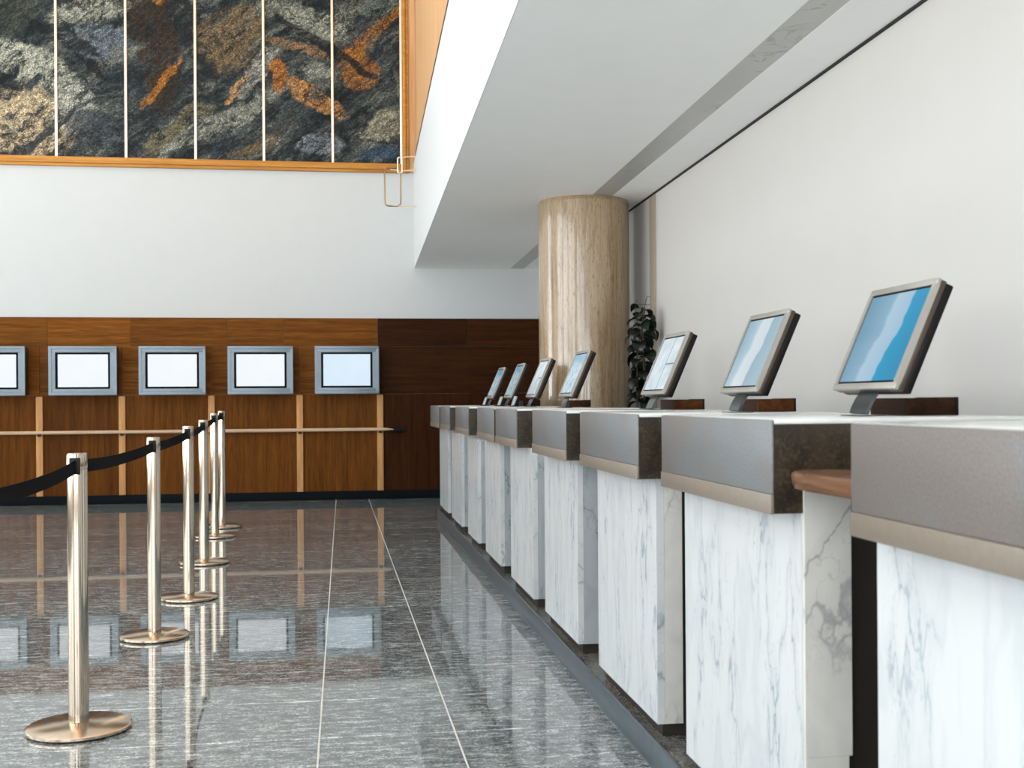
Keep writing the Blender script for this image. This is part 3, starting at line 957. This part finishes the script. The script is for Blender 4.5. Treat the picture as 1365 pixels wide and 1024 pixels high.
# ------------------------------------------------------------------ belt posts
def make_post():
    r = thing('belt_post', '', 'stanchion', (0, 0, 0), 0, 'steel belt posts in a line')
    prof = [(0.0, 0.004), (0.180, 0.004), (0.184, 0.008), (0.184, 0.016), (0.176, 0.021), (0.06, 0.028), (0.042, 0.032), (0.0, 0.032)]
    obj('base', lathe(bmesh.new(), prof, 72), M['chrome_base'], r)
    obj('rubber_ring', lathe(bmesh.new(), [(0.0, 0.0002), (0.176, 0.0002), (0.176, 0.0038), (0.0, 0.0038)], 64), M['plastic'], r)
    p = [(0.0, 0.033), (0.0355, 0.033), (0.0355, 0.9405), (0.0340, 0.942), (0.0340, 0.944), (0.0358, 0.9455), (0.0358, 0.994), (0.0335, 1.0), (0.012, 1.0), (0.0, 0.998)]
    obj('pole', lathe(bmesh.new(), p, 56), M['chrome'], r)
    bm = box(-0.019, 0.019, 0.0335, 0.041, 0.925, 0.985, bev=0.002)
    obj('belt_clip', bm, M['plastic'], r)
    bm = box(-0.019, 0.019, -0.041, -0.0335, 0.925, 0.985, bev=0.002)
    obj('belt_slot', bm, M['plastic'], r)
    return r


pp = make_post()
posts = [(-0.935, 4.42, 1.000, 'nearest steel belt post on a round base, in the left foreground'),
         (-0.920, 6.09, 1.008, 'second nearest steel belt post on a round base'),
         (-0.893, 7.25, 1.040, 'third nearest steel belt post, first of the tight cluster of posts'),
         (-0.980, 8.84, 1.053, 'fourth steel belt post from the front, its base mostly hidden behind the third'),
         (-1.075, 10.54, 1.086, 'fifth steel belt post from the front, its base sticking out to the right'),
         (-1.090, 11.35, 1.101, 'farthest steel belt post, where the black belt ends'),
         (-0.960, 2.75, 1.000, 'steel belt post just outside the left picture edge, holding the near belt end')]
for i, (x, y, hs, lab) in enumerate(posts):
    o = pp if i == 0 else copy_tree(pp)
    o.location = (x, y, 0)
    o.scale = (1, 1, hs)
    if i in (1, 2): o.scale = (0.93, 0.93, hs)
    o['label'] = lab


def belt(a, b, lab, sag):
    (x0, y0, s0), (x1, y1, s1) = a, b
    A = Vector((x0, y0 + 0.042, 0.953 * s0))
    B = Vector((x1, y1 - 0.042, 0.953 * s1))
    pts = []
    N = 20
    for k in range(N + 1):
        s = k / N
        p = A.lerp(B, s)
        p.z -= sag * 4 * s * (1 - s)
        p.x += 0.004 * math.sin(s * 9)
        pts.append(p)
    o = obj('retractable_belt', ribbon(bmesh.new(), pts, (0, 0, 0.024), (1, 0, 0), 0.0022), M['belt'], label=lab, cat='belt', group='black belts between the posts')


order = [posts[6]] + posts[:6]
bl = ['black belt running out of the picture left of the nearest post', 'black belt between the nearest and second posts',
      'black belt between the second and third posts', 'black belt between the third and fourth posts',
      'black belt between the fourth and fifth posts', 'short black belt between the two farthest posts']
for i in range(6):
    belt(order[i][:3], order[i + 1][:3], bl[i], (0.035, 0.018, 0.012, 0.012, 0.010, 0.004)[i])

# ------------------------------------------------------------------ plant beside the column
pt = thing('potted_plant', 'tall thin plant with dark glossy leaves between the column and the right wall', 'plant', (2.315, 8.72, 0))
obj('pot', lathe(bmesh.new(), [(0, 0), (0.085, 0), (0.11, 0.30), (0.12, 0.31), (0.12, 0.33), (0.105, 0.33), (0.10, 0.28), (0, 0.28)], 32), M['pot'], pt)
obj('soil', lathe(bmesh.new(), [(0, 0.281), (0.098, 0.281), (0.09, 0.292), (0, 0.297)], 24), M['soil'], pt)
bm = tube(bmesh.new(), [(0, 0, 0.28), (-0.01, 0.0, 0.8), (0.012, 0, 1.3), (-0.006, 0, 1.75), (0.02, 0, 1.88)], [0.012, 0.011, 0.009, 0.006, 0.003], 8)
tube(bm, [(-0.03, 0, 0.28), (-0.045, 0.0, 1.0), (-0.05, 0.0, 1.5), (0.02, -0.01, 1.93), (0.035, 0, 1.975)], [0.009, 0.008, 0.005, 0.003, 0.002], 8)
tube(bm, [(-0.03, 0, 1.72), (-0.06, 0, 1.86), (-0.045, 0, 1.95)], [0.004, 0.003, 0.002], 6)
tube(bm, [(-0.10, -0.01, 1.905), (-0.02, 0, 1.91), (0.06, 0, 1.905)], [0.002, 0.003, 0.002], 6)
obj('stem', bm, M['stem'], pt)


def leaf(bm, base, az, droop, L, W, roll=0.0):
    t = bmesh.new()
    n = 9
    rows = []
    for i in range(n + 1):
        s = i / n
        wv = W * (math.sin(PI * min(1, s * 1.02)) ** 0.75) * (1 - 0.25 * s)
        a = 0.45 - droop * s
        if i == 0: p = Vector((0, 0, 0))
        else: p = p + Vector((math.cos(a), 0, math.sin(a))) * (L / n)
        nn = Vector((-math.sin(a), 0, math.cos(a)))
        row = []
        for k, e in enumerate((-1, -0.5, 0, 0.5, 1)):
            row.append(t.verts.new(p + Vector((0, e * wv, 0)) + nn * (abs(e) * wv * 0.35)))
        rows.append(row)
    for A, B in zip(rows, rows[1:]):
        for k in range(4):
            t.faces.new((A[k], A[k + 1], B[k + 1], B[k]))
    r = bmesh.ops.solidify(t, geom=list(t.faces), thickness=0.0015)
    merge(bm, t, Matrix.Translation(base) @ Matrix.Rotation(az, 4, 'Z') @ Matrix.Rotation(roll, 4, 'X'))


bm = bmesh.new()
for k in range(44):
    s = k / 43
    z = 1.14 + 0.74 * s
    az = k * 2.4
    L = random.uniform(0.13, 0.18) * (1.0 if s < 0.9 else 0.6)
    leaf(bm, Vector((random.uniform(-0.03, 0.02), 0, z)), az, random.uniform(1.5, 2.6), L, random.uniform(0.045, 0.065), random.uniform(-0.5, 0.5))
leaf(bm, Vector((0.03, 0, 1.965)), 0.3, 0.8, 0.035, 0.008)
leaf(bm, Vector((-0.045, 0, 1.93)), 2.0, 0.8, 0.035, 0.008)
# keep the crown clear of wall and column
for v in bm.verts:
    if v.co.x > 0.115: v.co.x = 0.115 + (v.co.x - 0.115) * 0.1
    if v.co.x < -0.125: v.co.x = -0.125 + (v.co.x + 0.125) * 0.1
obj('foliage', bm, M['leaf'], pt)
